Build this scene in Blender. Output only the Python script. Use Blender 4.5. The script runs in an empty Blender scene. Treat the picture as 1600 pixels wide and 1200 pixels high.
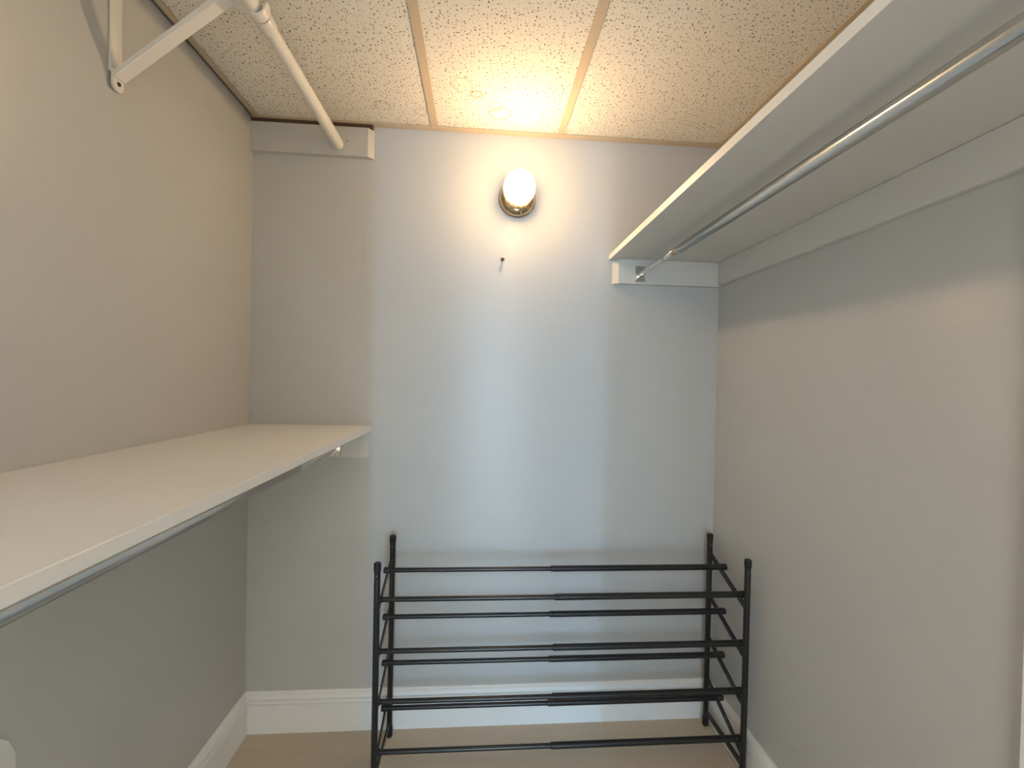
import bpy, bmesh, math, random
from mathutils import Vector, Matrix

random.seed(7)
scene = bpy.context.scene
COL = scene.collection

# ------------------------------------------------------------------ camera
W, H = 1.6595, 2.10              # closet width and ceiling height (m); back wall y=0, left wall x=0
FRONT = -2.30                    # closet front wall
FPX = 688.0
cam_d = bpy.data.cameras.new('camera')
cam = bpy.data.objects.new('camera', cam_d)
COL.objects.link(cam)
cam_d.sensor_width = 36.0
cam_d.lens = 36.0 * FPX / 1600.0
cam_d.clip_start = 0.02
right = Vector((0.99709548, -0.07316754, 0.02114528))
up = Vector((-0.02029416, 0.01235654, 0.99971769))
fwd = Vector((0.07340817, 0.99724311, -0.01083577))
m = Matrix((right, up, -fwd)).transposed().to_4x4()
m.translation = Vector((0.78556, -1.57002, 1.23482))
cam.matrix_world = m
scene.camera = cam

# ------------------------------------------------------------------ world, lights, exposure
world = bpy.data.worlds.new('world')
scene.world = world
world.use_nodes = True
world.node_tree.nodes['Background'].inputs[0].default_value = (0.75, 0.87, 1.0, 1)
world.node_tree.nodes['Background'].inputs[1].default_value = 1.0

def area_light(name, x, z, sx, sz, y, power, color):
    d = bpy.data.lights.new(name, 'AREA')
    d.shape = 'RECTANGLE'; d.size = sx; d.size_y = sz
    d.energy = power; d.color = color
    o = bpy.data.objects.new(name, d); COL.objects.link(o)
    o.location = (x, y, z); o.rotation_euler = (math.radians(90), 0, 0)   # faces +y, into the room
    return o

FAR = -8.0                       # far wall of the room the closet opens to
DAY = (0.36, 0.68, 1.0)
area_light('window_daylight', 0.45, 0.95, 1.9, 1.8, FAR + 0.02, 150, DAY)
area_light('window_daylight_gap', 1.18, 0.95, 0.08, 1.8, FAR + 0.03, 80, DAY)
side = area_light('side_fill', 3.58, 1.25, 2.2, 1.9, -4.2, 720, (0.94, 0.985, 1.0))  # added fill that brightens the unseen room; no window stands here
side.rotation_euler = (math.radians(90), 0, math.radians(90))      # faces -x

scene.view_settings.view_transform = 'Standard'
scene.view_settings.look = 'None'
scene.view_settings.gamma = 1.0
scene.view_settings.exposure = 0.10
scene.view_settings.use_curve_mapping = False
BULB_STRENGTH = 470.0

# ------------------------------------------------------------------ materials
def new_mat(name):
    mt = bpy.data.materials.new(name); mt.use_nodes = True
    nt = mt.node_tree
    return mt, nt, nt.nodes['Principled BSDF']

def node(nt, kind, **kw):
    n = nt.nodes.new(kind)
    for k, v in kw.items():
        if k in n.inputs: n.inputs[k].default_value = v
        else: setattr(n, k, v)
    return n

def simple(name, col, rough=0.5, metal=0.0, spec=0.5, noise=0.0, nscale=40.0, bump=0.0, bscale=300.0):
    mt, nt, b = new_mat(name)
    b.inputs['Base Color'].default_value = (*col, 1)
    b.inputs['Roughness'].default_value = rough
    b.inputs['Metallic'].default_value = metal
    b.inputs['Specular IOR Level'].default_value = spec
    geo = node(nt, 'ShaderNodeNewGeometry')
    if noise:
        nz = node(nt, 'ShaderNodeTexNoise', Scale=nscale, Detail=4.0)
        nt.links.new(geo.outputs['Position'], nz.inputs['Vector'])
        mr = node(nt, 'ShaderNodeMapRange')
        mr.inputs['To Min'].default_value = 1 - noise; mr.inputs['To Max'].default_value = 1 + noise
        nt.links.new(nz.outputs['Fac'], mr.inputs['Value'])
        mx = node(nt, 'ShaderNodeVectorMath', operation='SCALE')
        mx.inputs[0].default_value = col
        nt.links.new(mr.outputs[0], mx.inputs['Scale'])
        nt.links.new(mx.outputs[0], b.inputs['Base Color'])
    if bump:
        n2 = node(nt, 'ShaderNodeTexNoise', Scale=bscale, Detail=2.0)
        nt.links.new(geo.outputs['Position'], n2.inputs['Vector'])
        bp = node(nt, 'ShaderNodeBump', Strength=bump, Distance=0.002)
        nt.links.new(n2.outputs['Fac'], bp.inputs['Height'])
        nt.links.new(bp.outputs[0], b.inputs['Normal'])
    return mt

def paint_wall():
    mt, nt, b = new_mat('grey_wall_paint')
    geo = node(nt, 'ShaderNodeNewGeometry')
    nz = node(nt, 'ShaderNodeTexNoise', Scale=5.0, Detail=3.0)
    nt.links.new(geo.outputs['Position'], nz.inputs['Vector'])
    fine = node(nt, 'ShaderNodeTexNoise', Scale=260.0, Detail=2.0)
    nt.links.new(geo.outputs['Position'], fine.inputs['Vector'])
    add = node(nt, 'ShaderNodeMath', operation='MULTIPLY_ADD')
    add.inputs[1].default_value = 0.10
    mr = node(nt, 'ShaderNodeMapRange')
    mr.inputs['To Min'].default_value = 0.925; mr.inputs['To Max'].default_value = 0.975
    nt.links.new(nz.outputs['Fac'], mr.inputs['Value'])
    nt.links.new(fine.outputs['Fac'], add.inputs[0]); nt.links.new(mr.outputs[0], add.inputs[2])
    sc = node(nt, 'ShaderNodeVectorMath', operation='SCALE')
    sc.inputs[0].default_value = WALL_COL
    nt.links.new(add.outputs[0], sc.inputs['Scale'])
    nt.links.new(sc.outputs[0], b.inputs['Base Color'])
    b.inputs['Roughness'].default_value = 0.36
    b.inputs['Specular IOR Level'].default_value = 0.42
    b.inputs['Anisotropic'].default_value = 0.9
    tg = node(nt, 'ShaderNodeCombineXYZ'); tg.inputs[2].default_value = 1.0
    nt.links.new(tg.outputs[0], b.inputs['Tangent'])
    bp = node(nt, 'ShaderNodeBump', Strength=0.16, Distance=0.001)
    nt.links.new(fine.outputs['Fac'], bp.inputs['Height'])
    nt.links.new(bp.outputs[0], b.inputs['Normal'])
    return mt

WALL_COL = (0.545, 0.54, 0.525)
M = {}
M['wall'] = paint_wall()
M['room'] = simple('bedroom_paint', (0.78, 0.77, 0.74), 0.7)
M['white'] = simple('white_trim_paint', (0.87, 0.86, 0.84), 0.38, noise=0.02, nscale=12)
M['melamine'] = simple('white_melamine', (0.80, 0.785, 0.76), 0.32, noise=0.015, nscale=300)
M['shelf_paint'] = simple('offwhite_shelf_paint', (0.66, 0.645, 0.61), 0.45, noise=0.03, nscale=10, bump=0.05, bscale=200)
M['edge_white'] = simple('white_edge_paint', (0.86, 0.85, 0.82), 0.4)
M['metal_white'] = simple('white_enamel', (0.80, 0.77, 0.72), 0.28)
M['steel'] = simple('galvanised_steel', (0.66, 0.65, 0.61), 0.2, metal=1.0, noise=0.05, nscale=60)
M['chrome'] = simple('polished_chrome', (0.55, 0.47, 0.36), 0.12, metal=1.0)
M['black'] = simple('black_powder_coat', (0.012, 0.012, 0.013), 0.30, spec=0.5)
M['black_plastic'] = simple('black_plastic', (0.010, 0.010, 0.011), 0.5)
M['grid'] = simple('almond_grid_metal', (0.55, 0.45, 0.33), 0.45)
M['dark'] = simple('dark_brown', (0.08, 0.05, 0.03), 0.9)
M['nail'] = simple('dark_iron', (0.05, 0.035, 0.03), 0.5, metal=0.6)
M['plaster'] = simple('dry_plaster', (0.72, 0.72, 0.68), 0.8, noise=0.06, nscale=80)

def floor_mat():
    mt, nt, b = new_mat('beige_floor_vinyl')
    geo = node(nt, 'ShaderNodeNewGeometry')
    mp = node(nt, 'ShaderNodeMapping'); mp.inputs['Scale'].default_value = (3, 30, 3)
    nt.links.new(geo.outputs['Position'], mp.inputs['Vector'])
    nz = node(nt, 'ShaderNodeTexNoise', Scale=1.0, Detail=5.0, Roughness=0.6)
    nt.links.new(mp.outputs[0], nz.inputs['Vector'])
    fine = node(nt, 'ShaderNodeTexNoise', Scale=220.0, Detail=2.0)
    nt.links.new(geo.outputs['Position'], fine.inputs['Vector'])
    mxf = node(nt, 'ShaderNodeMath', operation='MULTIPLY_ADD'); mxf.inputs[1].default_value = 0.5
    nt.links.new(nz.outputs['Fac'], mxf.inputs[0])
    half = node(nt, 'ShaderNodeMath', operation='MULTIPLY'); half.inputs[1].default_value = 0.5
    nt.links.new(fine.outputs['Fac'], half.inputs[0]); nt.links.new(half.outputs[0], mxf.inputs[2])
    cr = node(nt, 'ShaderNodeValToRGB')
    cr.color_ramp.elements[0].position = 0.3; cr.color_ramp.elements[0].color = (0.52, 0.43, 0.325, 1)
    cr.color_ramp.elements[1].position = 0.7; cr.color_ramp.elements[1].color = (0.62, 0.525, 0.405, 1)
    nt.links.new(mxf.outputs[0], cr.inputs[0]); nt.links.new(cr.outputs[0], b.inputs['Base Color'])
    b.inputs['Roughness'].default_value = 0.45
    return mt
M['floor'] = floor_mat()

def tile_mat():
    mt, nt, b = new_mat('acoustic_ceiling_tile')
    L = nt.links.new
    geo = node(nt, 'ShaderNodeNewGeometry')
    # warp the coordinates a little so that the pinholes are irregular
    wz = node(nt, 'ShaderNodeTexNoise', Scale=170.0, Detail=2.0)
    L(geo.outputs['Position'], wz.inputs['Vector'])
    ws = node(nt, 'ShaderNodeVectorMath', operation='SUBTRACT'); ws.inputs[1].default_value = (0.5, 0.5, 0.5)
    L(wz.outputs['Color'], ws.inputs[0])
    wm = node(nt, 'ShaderNodeVectorMath', operation='SCALE'); wm.inputs['Scale'].default_value = 0.006
    L(ws.outputs[0], wm.inputs[0])
    wa = node(nt, 'ShaderNodeVectorMath', operation='ADD')
    L(geo.outputs['Position'], wa.inputs[0]); L(wm.outputs[0], wa.inputs[1])
    masks = []
    for sc, rmin, rmax in ((95.0, 0.03, 0.23), (150.0, -0.04, 0.19), (52.0, -0.08, 0.14)):
        v = node(nt, 'ShaderNodeTexVoronoi', voronoi_dimensions='2D', Scale=sc, Randomness=1.0)
        L(wa.outputs[0], v.inputs['Vector'])
        sep = node(nt, 'ShaderNodeSeparateColor'); L(v.outputs['Color'], sep.inputs[0])
        mr = node(nt, 'ShaderNodeMapRange'); mr.inputs['To Min'].default_value = rmin; mr.inputs['To Max'].default_value = rmax
        L(sep.outputs[0], mr.inputs['Value'])
        sub = node(nt, 'ShaderNodeMath', operation='SUBTRACT'); L(mr.outputs[0], sub.inputs[0]); L(v.outputs['Distance'], sub.inputs[1])
        st = node(nt, 'ShaderNodeMapRange'); st.inputs['From Min'].default_value = 0.0; st.inputs['From Max'].default_value = 0.05
        L(sub.outputs[0], st.inputs['Value']); masks.append(st)
    mx1 = node(nt, 'ShaderNodeMath', operation='MAXIMUM'); L(masks[0].outputs[0], mx1.inputs[0]); L(masks[1].outputs[0], mx1.inputs[1])
    mx2 = node(nt, 'ShaderNodeMath', operation='MAXIMUM'); L(mx1.outputs[0], mx2.inputs[0]); L(masks[2].outputs[0], mx2.inputs[1])
    # old water stain rings
    sn = node(nt, 'ShaderNodeTexNoise', Scale=38.0, Detail=3.0); L(geo.outputs['Position'], sn.inputs['Vector'])
    ring_total = None
    for cx, cy, r, k in ((0.834, -0.118, 0.034, 0.8), (0.818, -0.155, 0.020, 0.55), (0.757, -0.205, 0.016, 0.75),
                         (0.715, -0.245, 0.030, 0.4), (0.455, -0.12, 0.022, 0.45), (0.575, -0.10, 0.020, 0.4)):
        sb = node(nt, 'ShaderNodeVectorMath', operation='SUBTRACT'); sb.inputs[1].default_value = (cx, cy, H)
        L(geo.outputs['Position'], sb.inputs[0])
        fl = node(nt, 'ShaderNodeVectorMath', operation='MULTIPLY'); fl.inputs[1].default_value = (1, 1, 0); L(sb.outputs[0], fl.inputs[0])
        ln = node(nt, 'ShaderNodeVectorMath', operation='LENGTH'); L(fl.outputs[0], ln.inputs[0])
        d1 = node(nt, 'ShaderNodeMath', operation='MULTIPLY_ADD'); d1.inputs[1].default_value = 0.028; L(sn.outputs['Fac'], d1.inputs[0]); L(ln.outputs['Value'], d1.inputs[2])
        d2 = node(nt, 'ShaderNodeMath', operation='SUBTRACT'); d2.inputs[1].default_value = r + 0.014; L(d1.outputs[0], d2.inputs[0])
        d3 = node(nt, 'ShaderNodeMath', operation='ABSOLUTE'); L(d2.outputs[0], d3.inputs[0])
        rg = node(nt, 'ShaderNodeMapRange'); rg.inputs['From Min'].default_value = 0.0045; rg.inputs['From Max'].default_value = 0.0
        rg.inputs['To Max'].default_value = k; L(d3.outputs[0], rg.inputs['Value'])
        if ring_total is None: ring_total = rg
        else:
            a = node(nt, 'ShaderNodeMath', operation='MAXIMUM'); L(ring_total.outputs[0], a.inputs[0]); L(rg.outputs[0], a.inputs[1]); ring_total = a
    base = node(nt, 'ShaderNodeMix', data_type='RGBA')
    base.inputs['A'].default_value = (0.77, 0.735, 0.67, 1); base.inputs['B'].default_value = (0.36, 0.20, 0.07, 1)
    L(ring_total.outputs[0], base.inputs['Factor'])
    hole = node(nt, 'ShaderNodeMix', data_type='RGBA'); hole.inputs['B'].default_value = (0.09, 0.06, 0.035, 1)
    L(base.outputs['Result'], hole.inputs['A'])
    hs = node(nt, 'ShaderNodeMath', operation='MULTIPLY'); hs.inputs[1].default_value = 0.9; L(mx2.outputs[0], hs.inputs[0])
    L(hs.outputs[0], hole.inputs['Factor'])
    L(hole.outputs['Result'], b.inputs['Base Color'])
    b.inputs['Roughness'].default_value = 0.9
    inv = node(nt, 'ShaderNodeMath', operation='SUBTRACT'); inv.inputs[0].default_value = 1.0; L(mx2.outputs[0], inv.inputs[1])
    bp = node(nt, 'ShaderNodeBump', Strength=0.4, Distance=0.002); L(inv.outputs[0], bp.inputs['Height']); L(bp.outputs[0], b.inputs['Normal'])
    return mt
M['tile'] = tile_mat()

def glass_mat():
    mt = bpy.data.materials.new('pressed_lamp_glass'); mt.use_nodes = True
    nt = mt.node_tree; nt.nodes.clear(); L = nt.links.new
    out = node(nt, 'ShaderNodeOutputMaterial')
    tr = node(nt, 'ShaderNodeBsdfTransparent'); tr.inputs[0].default_value = (1, 0.97, 0.9, 1)
    tl = node(nt, 'ShaderNodeBsdfTranslucent'); tl.inputs[0].default_value = (1, 0.78, 0.46, 1)
    gl = node(nt, 'ShaderNodeBsdfGlossy'); gl.inputs['Roughness'].default_value = 0.1
    m1 = node(nt, 'ShaderNodeMixShader'); m1.inputs[0].default_value = 0.19; L(tr.outputs[0], m1.inputs[1]); L(tl.outputs[0], m1.inputs[2])
    m2 = node(nt, 'ShaderNodeMixShader'); m2.inputs[0].default_value = 0.06; L(m1.outputs[0], m2.inputs[1]); L(gl.outputs[0], m2.inputs[2])
    L(m2.outputs[0], out.inputs[0])
    return mt
M['glass'] = glass_mat()

def bulb_mat():
    mt = bpy.data.materials.new('lit_bulb'); mt.use_nodes = True
    nt = mt.node_tree; nt.nodes.clear()
    out = node(nt, 'ShaderNodeOutputMaterial'); em = node(nt, 'ShaderNodeEmission')
    em.inputs[0].default_value = (1.0, 0.69, 0.39, 1); em.inputs[1].default_value = BULB_STRENGTH
    nt.links.new(em.outputs[0], out.inputs[0])
    return mt
M['bulb'] = bulb_mat()

# ------------------------------------------------------------------ helpers
def link(name, me, mat, parent=None):
    o = bpy.data.objects.new(name, me); COL.objects.link(o)
    if mat is not None and not me.materials: me.materials.append(M[mat])
    if parent is not None: o.parent = parent
    return o

def finish(bm, name, mat, parent=None, smooth=False):
    bmesh.ops.recalc_face_normals(bm, faces=bm.faces[:])
    me = bpy.data.meshes.new(name); bm.to_mesh(me); bm.free()
    if smooth:
        for p in me.polygons: p.use_smooth = True
    o = link(name, me, mat, parent)
    if smooth:
        try: me.set_sharp_from_angle(angle=math.radians(40))
        except Exception: pass
    return o

def box_bm(bm, x0, x1, y0, y1, z0, z1):
    vs = [bm.verts.new(p) for p in ((x0,y0,z0),(x1,y0,z0),(x1,y1,z0),(x0,y1,z0),(x0,y0,z1),(x1,y0,z1),(x1,y1,z1),(x0,y1,z1))]
    for f in ((3,2,1,0),(4,5,6,7),(0,1,5,4),(1,2,6,5),(2,3,7,6),(3,0,4,7)):
        bm.faces.new([vs[i] for i in f])

def box(name, x0, x1, y0, y1, z0, z1, mat, parent=None, bevel=0.0, seg=2):
    bm = bmesh.new(); box_bm(bm, x0, x1, y0, y1, z0, z1)
    if bevel:
        bmesh.ops.bevel(bm, geom=bm.edges[:], offset=bevel, segments=seg, affect='EDGES', profile=0.5)
    return finish(bm, name, mat, parent, smooth=bool(bevel))

def mitred(name, x0, x1, y0, y1, z0, z1, mat, mitre, parent=None):
    """board along x on the back wall whose free end (+1 right, -1 left) is cut at 45 degrees"""
    t = (y1-y0)*0.9
    pr = [(x0, y1), (x1, y1), (x1-t, y0), (x0, y0)] if mitre > 0 else [(x0, y1), (x1, y1), (x1, y0), (x0+t, y0)]
    return extrude_profile(name, pr, z0, z1, lambda u, v, t: (u, v, t), mat, parent)

def boxes(name, lst, mat, parent=None):
    bm = bmesh.new()
    for b in lst: box_bm(bm, *b)
    return finish(bm, name, mat, parent)

def frame_for(d):
    d = d.normalized()
    a = Vector((0, 0, 1)) if abs(d.z) < 0.9 else Vector((1, 0, 0))
    u = d.cross(a).normalized(); v = d.cross(u).normalized()
    return u, v

def tube_bm(bm, pts, radii, n=20, cap=True):
    """swept tube through pts with a radius for each"""
    pts = [Vector(p) for p in pts]; rings = []
    for i, p in enumerate(pts):
        d = pts[min(i+1, len(pts)-1)] - pts[max(i-1, 0)]
        if d.length < 1e-9: d = pts[-1] - pts[0]
        u, v = frame_for(d)
        rings.append([bm.verts.new(p + (u*math.cos(2*math.pi*k/n) + v*math.sin(2*math.pi*k/n))*radii[i]) for k in range(n)])
    for a, b in zip(rings, rings[1:]):
        for k in range(n): bm.faces.new((a[k], a[(k+1) % n], b[(k+1) % n], b[k]))
    if cap:
        bm.faces.new(rings[0][::-1]); bm.faces.new(rings[-1])

def tube(name, pts, radii, mat, parent=None, n=20):
    bm = bmesh.new()
    if not hasattr(radii, '__len__'): radii = [radii]*len(pts)
    tube_bm(bm, pts, radii, n)
    return finish(bm, name, mat, parent, smooth=True)

def extrude_profile(name, prof, a, b, to3, mat, parent=None):
    """prof: closed 2d outline; to3(u, v, t) gives the point at length t"""
    bm = bmesh.new()
    A = [bm.verts.new(to3(u, v, a)) for u, v in prof]; B = [bm.verts.new(to3(u, v, b)) for u, v in prof]
    n = len(prof)
    for i in range(n): bm.faces.new((A[i], A[(i+1) % n], B[(i+1) % n], B[i]))
    bm.faces.new(A[::-1]); bm.faces.new(B)
    return finish(bm, name, mat, parent)

def empty(name, loc, label=None, cat=None, group=None):
    o = bpy.data.objects.new(name, None); COL.objects.link(o)
    o.location = loc; o.empty_display_size = 0.05
    if label: o['label'] = label
    if cat: o['category'] = cat
    if group: o['group'] = group
    return o

def adopt(parent, *objs):
    """parent world-space parts to a thing placed at its base"""
    inv = Matrix.Translation(-parent.location)
    for o in objs:
        o.data.transform(inv); o.parent = parent

def structure(o, label, cat):
    o['kind'] = 'structure'; o['label'] = label; o['category'] = cat
    return o

# ------------------------------------------------------------------ the closet shell
TH = 0.10
structure(box('floor', -TH, W+TH, FRONT-TH, TH, -0.08, 0.0, 'floor'), 'beige vinyl closet floor below the shoe rack', 'floor')
wall_back = structure(box('wall_back', -TH, W+TH, 0.0, TH, 0.0, 2.30, 'wall'), 'grey painted end wall carrying the round lamp', 'wall')
wall_left = structure(box('wall_left', -TH, 0.0, FRONT, 0.0, 0.0, 2.30, 'wall'), 'grey painted side wall behind the long white shelf', 'wall')
wall_right = structure(box('wall_right', W, W+TH, FRONT, 0.0, 0.0, 2.30, 'wall'), 'grey painted side wall under the high white shelf', 'wall')
# front wall behind the camera with the doorway the daylight comes through
DA, DB, DH = 0.632, 1.2254, 2.03
structure(boxes('wall_front', [(-TH, DA, FRONT-TH, FRONT, 0, 2.30), (DB, W+TH, FRONT-TH, FRONT, 0, 2.30), (DA, DB, FRONT-TH, FRONT, DH, 2.30)], 'wall'),
          'grey front wall with the open doorway', 'wall')

# ceiling: plenum slab, lay-in tiles, tees and wall angles
ceiling = structure(box('ceiling', -TH, W+TH, FRONT-TH, TH, 2.30, 2.36, 'room'), 'suspended ceiling of pitted cream acoustic tiles', 'ceiling')
G1, G2 = 0.613, 1.0526
ZT = H + 0.004
xs = [0.0, G1, G2, W]; ys = [0.0, -1.22, FRONT]
for i in range(3):
    for j in range(2):
        box('ceiling_tile', xs[i]+0.004, xs[i+1]-0.004, ys[j+1]+0.004, ys[j]-0.004, ZT, ZT+0.016, 'tile', ceiling, bevel=0.0015, seg=1)
for gx in (G1, G2):
    boxes('ceiling_tee', [(gx-0.012, gx+0.012, FRONT, -0.002, H, H+0.0035), (gx-0.002, gx+0.002, FRONT, -0.002, H+0.0035, H+0.035)], 'grid', ceiling)
for i in range(3):
    boxes('ceiling_cross_tee', [(xs[i]+0.012, xs[i+1]-0.012, -1.232, -1.208, H, H+0.0035), (xs[i]+0.012, xs[i+1]-0.012, -1.222, -1.218, H+0.0035, H+0.03)], 'grid', ceiling)
boxes('wall_angle', [(0.006, 0.026, FRONT, -0.003, H, H+0.0035), (0.006, 0.009, FRONT, -0.003, H, H+0.03)], 'grid', ceiling)
boxes('wall_angle', [(W-0.024, W-0.003, FRONT, -0.003, H, H+0.0035), (W-0.003, W, FRONT, -0.003, H, H+0.03)], 'grid', ceiling)
boxes('wall_angle', [(0.003, W-0.003, -0.024, -0.003, H-0.001, H+0.003), (0.003, W-0.003, -0.003, 0, H-0.001, H+0.03)], 'grid', ceiling)

# baseboards with a moulded top
BB = [(0, 0), (0.0165, 0), (0.0165, 0.097), (0.0120, 0.0995), (0.0120, 0.1040), (0.0170, 0.1065), (0.0160, 0.1120), (0.0105, 0.1140),
      (0.0105, 0.1180), (0.0145, 0.1200), (0.0120, 0.1290), (0.006, 0.1345), (0.0035, 0.1383), (0, 0.1383)]
b1 = extrude_profile('baseboard_back', BB, 0.0, W, lambda u, v, t: (t, -u, v), 'white')
structure(b1, 'white moulded baseboard along the end wall', 'baseboard')
b2 = extrude_profile('baseboard_left', BB, -0.0172, FRONT, lambda u, v, t: (u, t, v), 'white')
structure(b2, 'white moulded baseboard below the long white shelf', 'baseboard')
b3 = extrude_profile('baseboard_right', BB, -0.0172, -0.946, lambda u, v, t: (W-u, t, v), 'white')
structure(b3, 'white moulded baseboard beside the shoe rack', 'baseboard')
CAS = [(0, 0), (0.0, 0.095), (0.012, 0.095), (0.018, 0.088), (0.018, 0.0015), (0.0165, 0.0)]
t1 = extrude_profile('trim_1', CAS, 0.0, 1.58, lambda u, v, t: (W-u, -0.946-v, t), 'white')
structure(t1, 'white upright casing strip on the grey wall at the picture edge', 'trim')

# ------------------------------------------------------------------ the room beyond the doorway (light comes from its window and the added side fill)
RX0, RX1, RH = -1.8, 3.6, 2.45
structure(box('floor_bedroom', RX0, RX1, FAR, FRONT-TH, -0.08, 0.0, 'floor'), 'beige floor of the room beyond the doorway', 'floor')
structure(box('ceiling_bedroom', RX0, RX1, FAR, FRONT-TH, RH, RH+0.06, 'room'), 'plain ceiling of the room beyond the doorway', 'ceiling')
structure(box('wall_bedroom_left', RX0-TH, RX0, FAR, FRONT-TH, 0, RH, 'room'), 'pale side wall of the room beyond the doorway', 'wall')
structure(box('wall_bedroom_right', RX1, RX1+TH, FAR, FRONT-TH, 0, RH, 'room'), 'pale far side wall of the room beyond the doorway', 'wall')
structure(boxes('wall_bedroom_near', [(RX0, -TH, FRONT-TH, FRONT, 0, RH), (W+TH, RX1, FRONT-TH, FRONT, 0, RH)], 'room'), 'pale wall beside the closet doorway', 'wall')
WX0, WX1, WZ0, WZ1 = -0.5, 1.4, 0.04, 1.86
structure(boxes('wall_bedroom_window', [(RX0, WX0, FAR-TH, FAR, 0, RH), (WX1, RX1, FAR-TH, FAR, 0, RH), (WX0, WX1, FAR-TH, FAR, 0, WZ0), (WX0, WX1, FAR-TH, FAR, WZ1, RH)], 'room'),
          'pale wall around the bright window', 'wall')
w1 = structure(boxes('window_1', [(WX0, WX0+0.05, FAR-0.07, FAR-0.02, WZ0, WZ1), (WX1-0.05, WX1, FAR-0.07, FAR-0.02, WZ0, WZ1),
                                  (WX0, WX1, FAR-0.07, FAR-0.02, WZ0, WZ0+0.05), (WX0, WX1, FAR-0.07, FAR-0.02, WZ1-0.05, WZ1),
                                  (0.42, 0.47, FAR-0.07, FAR-0.02, WZ0, WZ1)], 'white'), 'white framed window opposite the closet doorway', 'window')

# ------------------------------------------------------------------ left: long white shelf on cleats, steel rod below
SZ, SD = 1.0626, 0.4131
SFRONT = FRONT + 0.002
s = empty('closet_shelf', (0.0, -0.001, SZ-0.11), 'long glossy white shelf at waist height on the left wall', 'shelf', 'closet shelves')
adopt(s,
      box('shelf_board', 0.001, SD, SFRONT, -0.001, SZ-0.0185, SZ, 'melamine', bevel=0.001, seg=1),
      mitred('end_cleat', 0.0005, 0.4035, -0.020, -0.0005, SZ-0.109, SZ-0.0187, 'shelf_paint', 1),
      box('wall_cleat', 0.0005, 0.019, SFRONT, -0.0205, SZ-0.108, SZ-0.0187, 'shelf_paint', bevel=0.0015, seg=1))

def steel_rod(x, z, r_in, r_out, y_joint, y_end, label, lip=True):
    t = empty('closet_rod', (x, -0.02, z), label, 'rod', 'steel closet rods')
    parts = [tube('inner_tube', [(x, -0.024, z), (x, y_joint-0.10, z)], r_in, 'steel', n=24)]
    # outer tube with a half-round lip reaching out over the inner tube
    bm = bmesh.new()
    n = 28
    tube_bm(bm, [(x, y_joint, z), (x, y_joint-0.0015, z), (x, y_end, z)], [r_out-0.001, r_out, r_out], n)
    parts.append(finish(bm, 'outer_tube', 'steel', smooth=True))
    bm = bmesh.new()
    a0, a1 = math.radians(100), math.radians(250)
    ring = []
    for yy in (y_joint+0.10, y_joint+0.085, y_joint-0.004):
        k = 0.55 if yy > y_joint+0.09 else 1.0
        mid = (a0+a1)/2
        ring.append([bm.verts.new((x+(r_out-0.0006)*math.cos(mid+(aa-0.5)*(a1-a0)*k), yy, z+(r_out-0.0006)*math.sin(mid+(aa-0.5)*(a1-a0)*k))) for aa in [q/10 for q in range(11)]])
    for A, B in zip(ring, ring[1:]):
        for k in range(10): bm.faces.new((A[k], A[k+1], B[k+1], B[k]))
    lipo = finish(bm, 'tube_lip', 'steel', smooth=True)
    sm = lipo.modifiers.new('thickness', 'SOLIDIFY'); sm.thickness = 0.0015; sm.offset = -1
    parts.append(lipo)
    # wall socket: flat plate, cup and two screws
    parts.append(box('socket_plate', x-0.017, x+0.017, -0.0235, -0.0205, z-0.026, z+0.030, 'steel', bevel=0.001, seg=1))
    bm = bmesh.new()
    cup = []
    for rr, yy in ((r_in+0.0012, -0.0235), (r_in+0.0012, -0.036), (r_in+0.003, -0.036), (r_in+0.003, -0.0235)):
        cup.append([bm.verts.new((x+rr*math.cos(math.radians(180+a)), yy, z+rr*math.sin(math.radians(180+a)))) for a in range(0, 181, 12)])
    for A, B in zip(cup, cup[1:] + cup[:1]):
        for k in range(len(A)-1): bm.faces.new((A[k], A[k+1], B[k+1], B[k]))
    parts.append(finish(bm, 'socket_cup', 'steel', smooth=True))
    for dz in (-0.021, 0.023):
        parts.append(tube('screw', [(x, -0.0235, z+dz), (x, -0.0250, z+dz)], [0.0035, 0.0028], 'steel', n=12))
    adopt(t, *parts)
    return t

steel_rod(0.2963, 0.982, 0.0102, 0.0142, -0.34, SFRONT+0.02, 'grey steel hanging rod tucked under the long glossy white shelf')

# ------------------------------------------------------------------ right: high white shelf on cleats, steel rod below
RZ, RD = 1.6933, 0.4155
s = empty('closet_shelf', (W, -0.001, RZ-0.11), 'high off-white shelf near the ceiling above the shiny steel rod', 'shelf', 'closet shelves')
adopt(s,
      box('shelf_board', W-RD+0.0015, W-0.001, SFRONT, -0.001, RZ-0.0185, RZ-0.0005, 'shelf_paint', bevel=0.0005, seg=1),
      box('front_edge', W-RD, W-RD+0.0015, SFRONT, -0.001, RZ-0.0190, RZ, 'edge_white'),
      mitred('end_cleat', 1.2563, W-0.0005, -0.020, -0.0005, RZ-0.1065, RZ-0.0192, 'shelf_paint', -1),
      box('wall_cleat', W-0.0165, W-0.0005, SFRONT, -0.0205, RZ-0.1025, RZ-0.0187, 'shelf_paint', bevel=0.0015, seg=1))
steel_rod(1.3524, 1.620, 0.0098, 0.0132, -0.34, SFRONT+0.02, 'shiny steel hanging rod beneath the high off-white shelf on the right')

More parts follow.
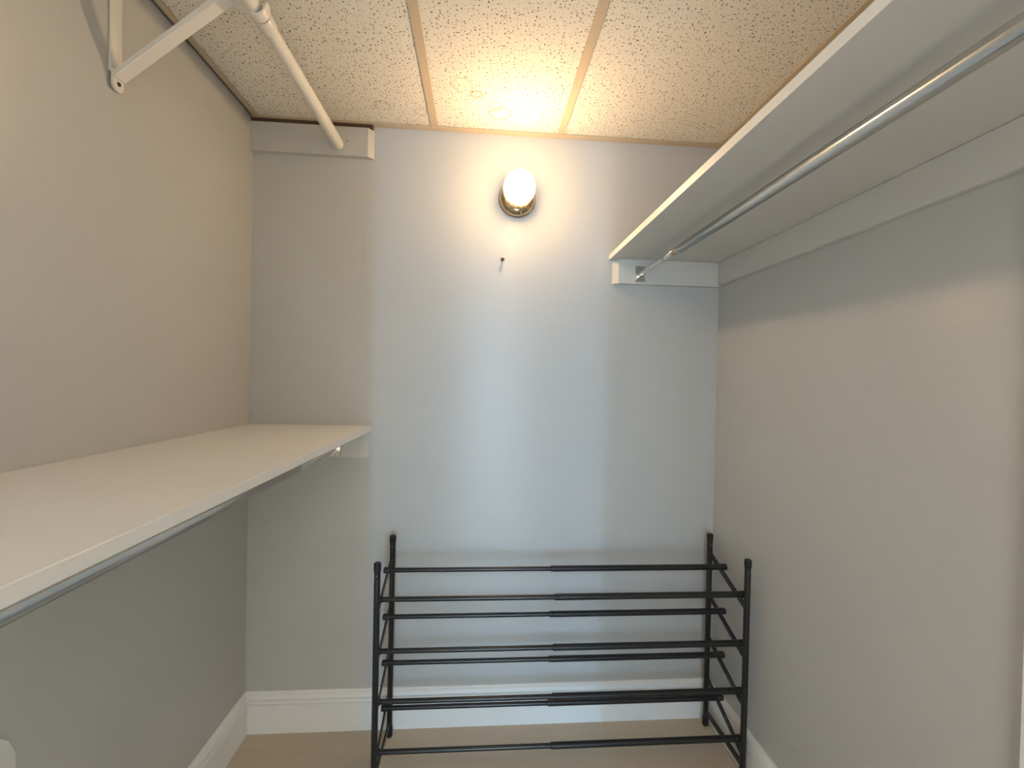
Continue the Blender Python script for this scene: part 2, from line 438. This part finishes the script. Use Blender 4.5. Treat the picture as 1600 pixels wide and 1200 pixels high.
# ------------------------------------------------------------------ upper left: painted cleat, white pole and bracket
c = empty('rod_cleat', (0.0, -0.001, 1.985), 'short grey painted board against the ceiling holding the white pole', 'board')
adopt(c, mitred('cleat_board', 0.0005, 0.405, -0.020, -0.0005, 1.9865, 2.0845, 'wall', 1),
      box('dark_gap_strip', 0.0005, 0.402, -0.0165, -0.0005, 2.0846, 2.0985, 'dark'),  # dark brown strip added so the gap above the cleat reads dark
      tube('screw', [(0.318, -0.020, 2.035), (0.318, -0.0213, 2.035)], [0.002, 0.0015], 'nail', n=10))

PX, PZ = 0.2895, 2.024
t = empty('hanging_pole', (PX, -0.021, PZ), 'white enamelled hanging pole just below the ceiling tiles', 'pole')
adopt(t,
      tube('pole_tube', [(PX, -0.0215, PZ-0.002), (PX, -0.03, PZ-0.002), (PX, -0.055, PZ-0.001), (PX, -0.52, PZ)], [0.0175, 0.019, 0.0185, 0.0160], 'metal_white', n=28),
      tube('pole_collar', [(PX, -0.512, PZ), (PX, -0.518, PZ), (PX, -0.545, PZ), (PX, -0.552, PZ)], [0.0155, 0.0192, 0.0202, 0.0190], 'metal_white', n=28),
      tube('pole_tube', [(PX-0.004, -0.5525+0.0, PZ-0.001), (PX-0.004, -0.555, PZ-0.001), (PX-0.004, -0.560, PZ-0.001), (PX-0.004, -0.568, PZ-0.001), (PX-0.004, SFRONT+0.02, PZ-0.001)], [0.004, 0.0105, 0.0145, 0.0168, 0.0168], 'metal_white', n=28))

BY = -0.570
t = empty('pole_bracket', (0.0, BY, 1.84), 'white steel bracket with slanted brace on the left wall under the pole', 'bracket')
strap = box('wall_strap', 0.0005, 0.0045, BY-0.0155, BY+0.0155, 1.862, 2.098, 'metal_white', bevel=0.0012)
arm = box('top_arm', 0.0045, 0.33, BY-0.0135, BY+0.0135, 2.0905, 2.0985, 'metal_white', bevel=0.0012)
# slanted brace: shallow channel from the foot on the wall up to the pole
def channel(a, b, w, h, th, name):
    a, b = Vector(a), Vector(b); d = (b-a).normalized(); side = Vector((0, 1, 0)); nrm = d.cross(side).normalized()
    if nrm.z > 0: nrm = -nrm
    prof = [(-w, 0), (w, 0), (w, -h), (w-th, -h), (w-th, -th), (-w+th, -th), (-w+th, -h), (-w, -h)]
    bm = bmesh.new()
    A = [bm.verts.new(a + side*u + nrm*v) for u, v in prof]; B = [bm.verts.new(b + side*u + nrm*v) for u, v in prof]
    n = len(prof)
    for i in range(n): bm.faces.new((A[i], A[(i+1) % n], B[(i+1) % n], B[i]))
    bm.faces.new(A[::-1]); bm.faces.new(B)
    bmesh.ops.bevel(bm, geom=bm.edges[:], offset=0.001, segments=1, affect='EDGES')
    return finish(bm, name, 'metal_white', smooth=False)
brace = channel((0.012, BY, 1.852), (0.252, BY, 2.055), 0.0140, 0.012, 0.0022, 'brace')
# foot tab: flattened end of the brace bent flat against the wall
bm = bmesh.new()
outl = []
for q in range(9):
    a = math.pi + math.pi*q/8
    outl.append((math.cos(a)*0.0135, 1.839 + math.sin(a)*0.013))
outl += [(0.0135, 1.868), (-0.0135, 1.868)]
A = [bm.verts.new((0.0046, BY+u, v)) for u, v in outl]; B = [bm.verts.new((0.0100, BY+u, v)) for u, v in outl]
for i in range(len(outl)): bm.faces.new((A[i], A[(i+1) % len(outl)], B[(i+1) % len(outl)], B[i]))
bm.faces.new(A[::-1]); bm.faces.new(B)
foot = finish(bm, 'foot_tab', 'metal_white')
scr = tube('screw', [(0.0100, BY, 1.842), (0.0122, BY, 1.842)], [0.0045, 0.0036], 'nail', n=14)
# hook: strap that runs from the brace under the pole and up its far side
pts = [(0.235, 2.043)]
for q in range(0, 13):
    a = math.radians(190 + 170*q/12)
    pts.append((PX + 0.0185*math.cos(a), PZ + 0.0185*math.sin(a) + 0.001))
pts.append((PX+0.0195, PZ+0.012))
bm = bmesh.new()
prev = None
for i, (x, z) in enumerate(pts):
    d = Vector((pts[min(i+1, len(pts)-1)][0]-pts[max(i-1, 0)][0], 0, pts[min(i+1, len(pts)-1)][1]-pts[max(i-1, 0)][1])).normalized()
    nn = Vector((d.z, 0, -d.x))
    p = Vector((x, BY, z)); hw = 0.0115 if i < len(pts)-1 else 0.006
    ring = [bm.verts.new(p + Vector((0, s1*hw, 0)) + nn*o) for s1, o in ((-1, 0), (1, 0), (1, 0.004), (-1, 0.004))]
    if prev:
        for k in range(4): bm.faces.new((prev[k], prev[(k+1) % 4], ring[(k+1) % 4], ring[k]))
    else: bm.faces.new(ring[::-1])
    prev = ring
bm.faces.new(prev)
hook = finish(bm, 'hook', 'metal_white', smooth=True)
adopt(t, strap, arm, brace, foot, scr, hook)

# ------------------------------------------------------------------ the lamp
LX, LZ = 0.9054, 1.8755
lamp = empty('wall_lamp', (LX, 0.0, LZ), 'lit round wall lamp with ribbed glass globe and chrome base', 'lamp')
def lathe(name, prof, mat, n=64, mod=None, close_end=False):
    """prof: (radius, distance from wall); axis runs out from the back wall"""
    bm = bmesh.new(); rings = []
    for r, d in prof:
        ring = []
        for k in range(n):
            a = 2*math.pi*k/n
            rr = r*(mod(a, d) if mod else 1)
            ring.append(bm.verts.new((LX + rr*math.cos(a), -d, LZ + rr*math.sin(a))))
        rings.append(ring)
    for A, B in zip(rings, rings[1:]):
        for k in range(n): bm.faces.new((A[k], A[(k+1) % n], B[(k+1) % n], B[k]))
    if close_end: bm.faces.new(rings[-1])
    return finish(bm, name, mat, smooth=True)
canopy = lathe('canopy', [(0.064, 0.0005), (0.067, 0.002), (0.067, 0.006), (0.064, 0.009), (0.0645, 0.010), (0.064, 0.013), (0.060, 0.020), (0.054, 0.026), (0.050, 0.029), (0.047, 0.030), (0.0465, 0.022), (0.020, 0.020)], 'chrome', close_end=True)
def ribs(a, d):
    k = min(1.0, max(0.0, (0.140-d)/0.02))
    return 1 + k*(0.065*abs(math.cos(9*a + 3.1)) - 0.035 + 0.012*math.cos(d*2*math.pi/0.016))
gp = [(0.0435, 0.028)] + [(0.0445 + 0.0075*math.sin(math.pi*min(1, (q/16)*0.85)), 0.030 + 0.095*q/16) for q in range(17)]
gp += [(0.0455, 0.132), (0.041, 0.1365), (0.032, 0.140), (0.018, 0.142), (0.006, 0.1425)]
shade = lathe('glass_shade', gp, 'glass', n=144, mod=ribs, close_end=True)
socket = lathe('socket', [(0.017, 0.020), (0.017, 0.040), (0.014, 0.042)], 'white', n=32, close_end=True)
bulb_base_shield = lathe('bulb_base_shield', [(0.012, 0.042), (0.013, 0.050), (0.019, 0.066), (0.0265, 0.080), (0.031, 0.0885), (0.031, 0.0905), (0.0, 0.0910)], 'white', n=32)  # base with a flared rim added to block lamp light towards the back wall
bp_ = [(0.0265*math.cos(math.radians(q*90/12))**0.7 + 0.0003, 0.0912 + 0.0300*math.sin(math.radians(q*90/12))) for q in range(13)]
bulb = lathe('bulb_dome', bp_, 'bulb', n=32, close_end=True)
scr = tube('retaining_screw', [(LX+0.012, -0.024, LZ-0.054), (LX+0.0145, -0.026, LZ-0.0655)], [0.004, 0.0035], 'chrome', n=12)
adopt(lamp, canopy, shade, socket, bulb_base_shield, bulb, scr)

# ------------------------------------------------------------------ small things on the walls
t = empty('wall_nail', (0.8576, 0.0, 1.6565), 'small dark nail in the wall below the lamp', 'nail')
adopt(t, tube('nail_shank', [(0.8576, -0.0005, 1.6545), (0.8576, -0.012, 1.6565)], 0.0022, 'nail', n=10),
      tube('nail_head', [(0.8576, -0.012, 1.6565), (0.8576, -0.0135, 1.6568), (0.8576, -0.0145, 1.657)], [0.006, 0.0072, 0.0055], 'nail', n=14))

bm = bmesh.new()
out = [(-0.7595, 0.540), (-0.7565, 0.5617), (-0.7585, 0.575), (-0.763, 0.588), (-0.770, 0.605), (-0.782, 0.618), (-0.802, 0.637), (-0.826, 0.645),
       (-0.850, 0.638), (-0.864, 0.615), (-0.866, 0.580), (-0.856, 0.545), (-0.836, 0.522), (-0.806, 0.512), (-0.776, 0.520)]
A = [bm.verts.new((0.0, y, z)) for y, z in out]
cy_ = sum(y for y, z in out)/len(out); cz_ = sum(z for y, z in out)/len(out)
B = [bm.verts.new((0.0022, cy_+(y-cy_)*0.97, cz_+(z-cz_)*0.97)) for y, z in out]
for i in range(len(out)): bm.faces.new((A[i], A[(i+1) % len(out)], B[(i+1) % len(out)], B[i]))
bm.faces.new(B)
pt = finish(bm, 'plaster_patch', 'plaster', wall_left)

# paint runs and specks raised on the end wall
def run(pts, r):
    tube('paint_run', [(x, -0.0002, z) for x, z in pts], [r*(0.5 if i in (0, len(pts)-1) else 1) for i in range(len(pts))], 'wall', wall_back, n=6)
run([(0.3816, 1.735), (0.380, 1.70), (0.3765, 1.66), (0.3775, 1.60), (0.376, 1.545)], 0.0012)
run([(0.388, 1.752), (0.387, 1.742), (0.388, 1.732)], 0.0014)
for x, z, r in ((0.5718, 1.3057, 0.0028), (0.860, 0.9996, 0.0025), (0.911, 1.2866, 0.0026), (0.9747, 0.1551, 0.0025), (0.86, 1.31, 0.002), (1.19, 1.63, 0.004), (1.175, 1.635, 0.003)):
    bm = bmesh.new(); bmesh.ops.create_icosphere(bm, subdivisions=1, radius=r, matrix=Matrix.Translation((x, 0, z)) @ Matrix.Diagonal((1, 0.4, 1, 1)))
    finish(bm, 'paint_speck', 'wall', wall_back, smooth=True)

# ------------------------------------------------------------------ shoe rack
KX, KY, KW, KD, KH = 0.5007, -0.0462, 1.1238, 0.2249, 0.6938
U1, U2 = 0.090, 0.2027
ZR = (0.6125, 0.4615, 0.3121, 0.1654); ZF = (0.5743, 0.4199, 0.2687, 0.1176)
rack = empty('shoe_rack', (KX, KY, 0.0), 'black metal four-tier extending shoe rack on the floor against the wall', 'shoe rack')
rack.rotation_euler = (0, 0, -0.0015)
RP = 0.0092
for a in (0.0, KW):
    for b in (0.0, KD):
        post = tube('post', [(a, -b, 0.018), (a, -b, KH-0.018)], RP, 'black', rack, n=20)
        tube('post_cap', [(a, -b, KH-0.026), (a, -b, KH-0.024), (a, -b, KH-0.003), (a, -b, KH)], [RP+0.0004, RP+0.0013, RP+0.0016, RP-0.001], 'black_plastic', post, n=20)
        tube('foot_cap', [(a, -b, 0.0), (a, -b, 0.003), (a, -b, 0.034), (a, -b, 0.036)], [RP-0.001, RP+0.0015, RP+0.0013, RP+0.0004], 'black_plastic', post, n=20)
        tube('rivet', [(a-0.001, -b-RP+0.0006, KH-0.036), (a-0.001, -b-RP-0.0008, KH-0.036)], [0.0022, 0.0016], 'steel', post, n=8)

def strap_bm(bm, a, p, q, hh, th):
    (y0, z0), (y1, z1) = p, q
    vs = []
    for y, z in ((y0, z0), (y1, z1)):
        for dx, dz in ((-th, -hh), (th, -hh), (th, hh), (-th, hh)):
            vs.append(bm.verts.new((a+dx, y, z+dz)))
    for k in range(4): bm.faces.new((vs[k], vs[(k+1) % 4], vs[4+(k+1) % 4], vs[4+k]))
    bm.faces.new(vs[3::-1]); bm.faces.new(vs[4:])

for a in (0.0, KW):
    for i in range(4):
        zr, zf = ZR[i]+0.012, ZF[i]-0.036
        L2 = lambda f: (-f*KD, zr + (zf-zr)*f)
        bm = bmesh.new()
        def off(f, d): y, z = L2(f); return (y, z+d)
        strap_bm(bm, a, off(0.02, 0.0065), off(0.55, 0.0065), 0.0032, 0.0022)
        strap_bm(bm, a, off(0.02, -0.0065), off(0.55, -0.0065), 0.0032, 0.0022)
        strap_bm(bm, a, L2(0.55), L2(0.98), 0.0097, 0.0022)
        finish(bm, 'side_rail', 'black', rack)
    bm = bmesh.new(); strap_bm(bm, a, (-0.004, 0.052), (-KD+0.004, 0.050), 0.0095, 0.0022)
    finish(bm, 'bottom_rail', 'black', rack)

RI, RO = 0.0073, 0.0096
def shelf_bar(y, z, joint):
    bar = tube('shelf_bar', [(0.006, y, z), (KW*joint+0.05, y, z)], RI, 'black', rack, n=18)
    x0 = KW*joint
    tube('outer_sleeve', [(x0, y, z), (x0+0.0012, y, z), (KW-0.006, y, z)], [RO-0.0012, RO, RO], 'black', bar, n=18)
    tube('end_cap', [(-0.010, y, z), (-0.008, y, z), (0.010, y, z), (0.011, y, z)], [RI, RI+0.0022, RI+0.0022, RI], 'black_plastic', bar, n=16)
    tube('end_cap', [(KW-0.012, y, z), (KW-0.010, y, z), (KW+0.008, y, z), (KW+0.011, y, z)], [RO, RO+0.0008, RO+0.0008, RO-0.003], 'black_plastic', bar, n=16)
    tube('lock_pin', [(x0+0.012, y-RO+0.0012, z+0.002), (x0+0.012, y-RO-0.0012, z+0.002)], [0.0026, 0.0016], 'black_plastic', bar, n=8)
for i in range(4):
    shelf_bar(-U1, ZR[i], 0.4725)
    shelf_bar(-U2, ZF[i], 0.467)
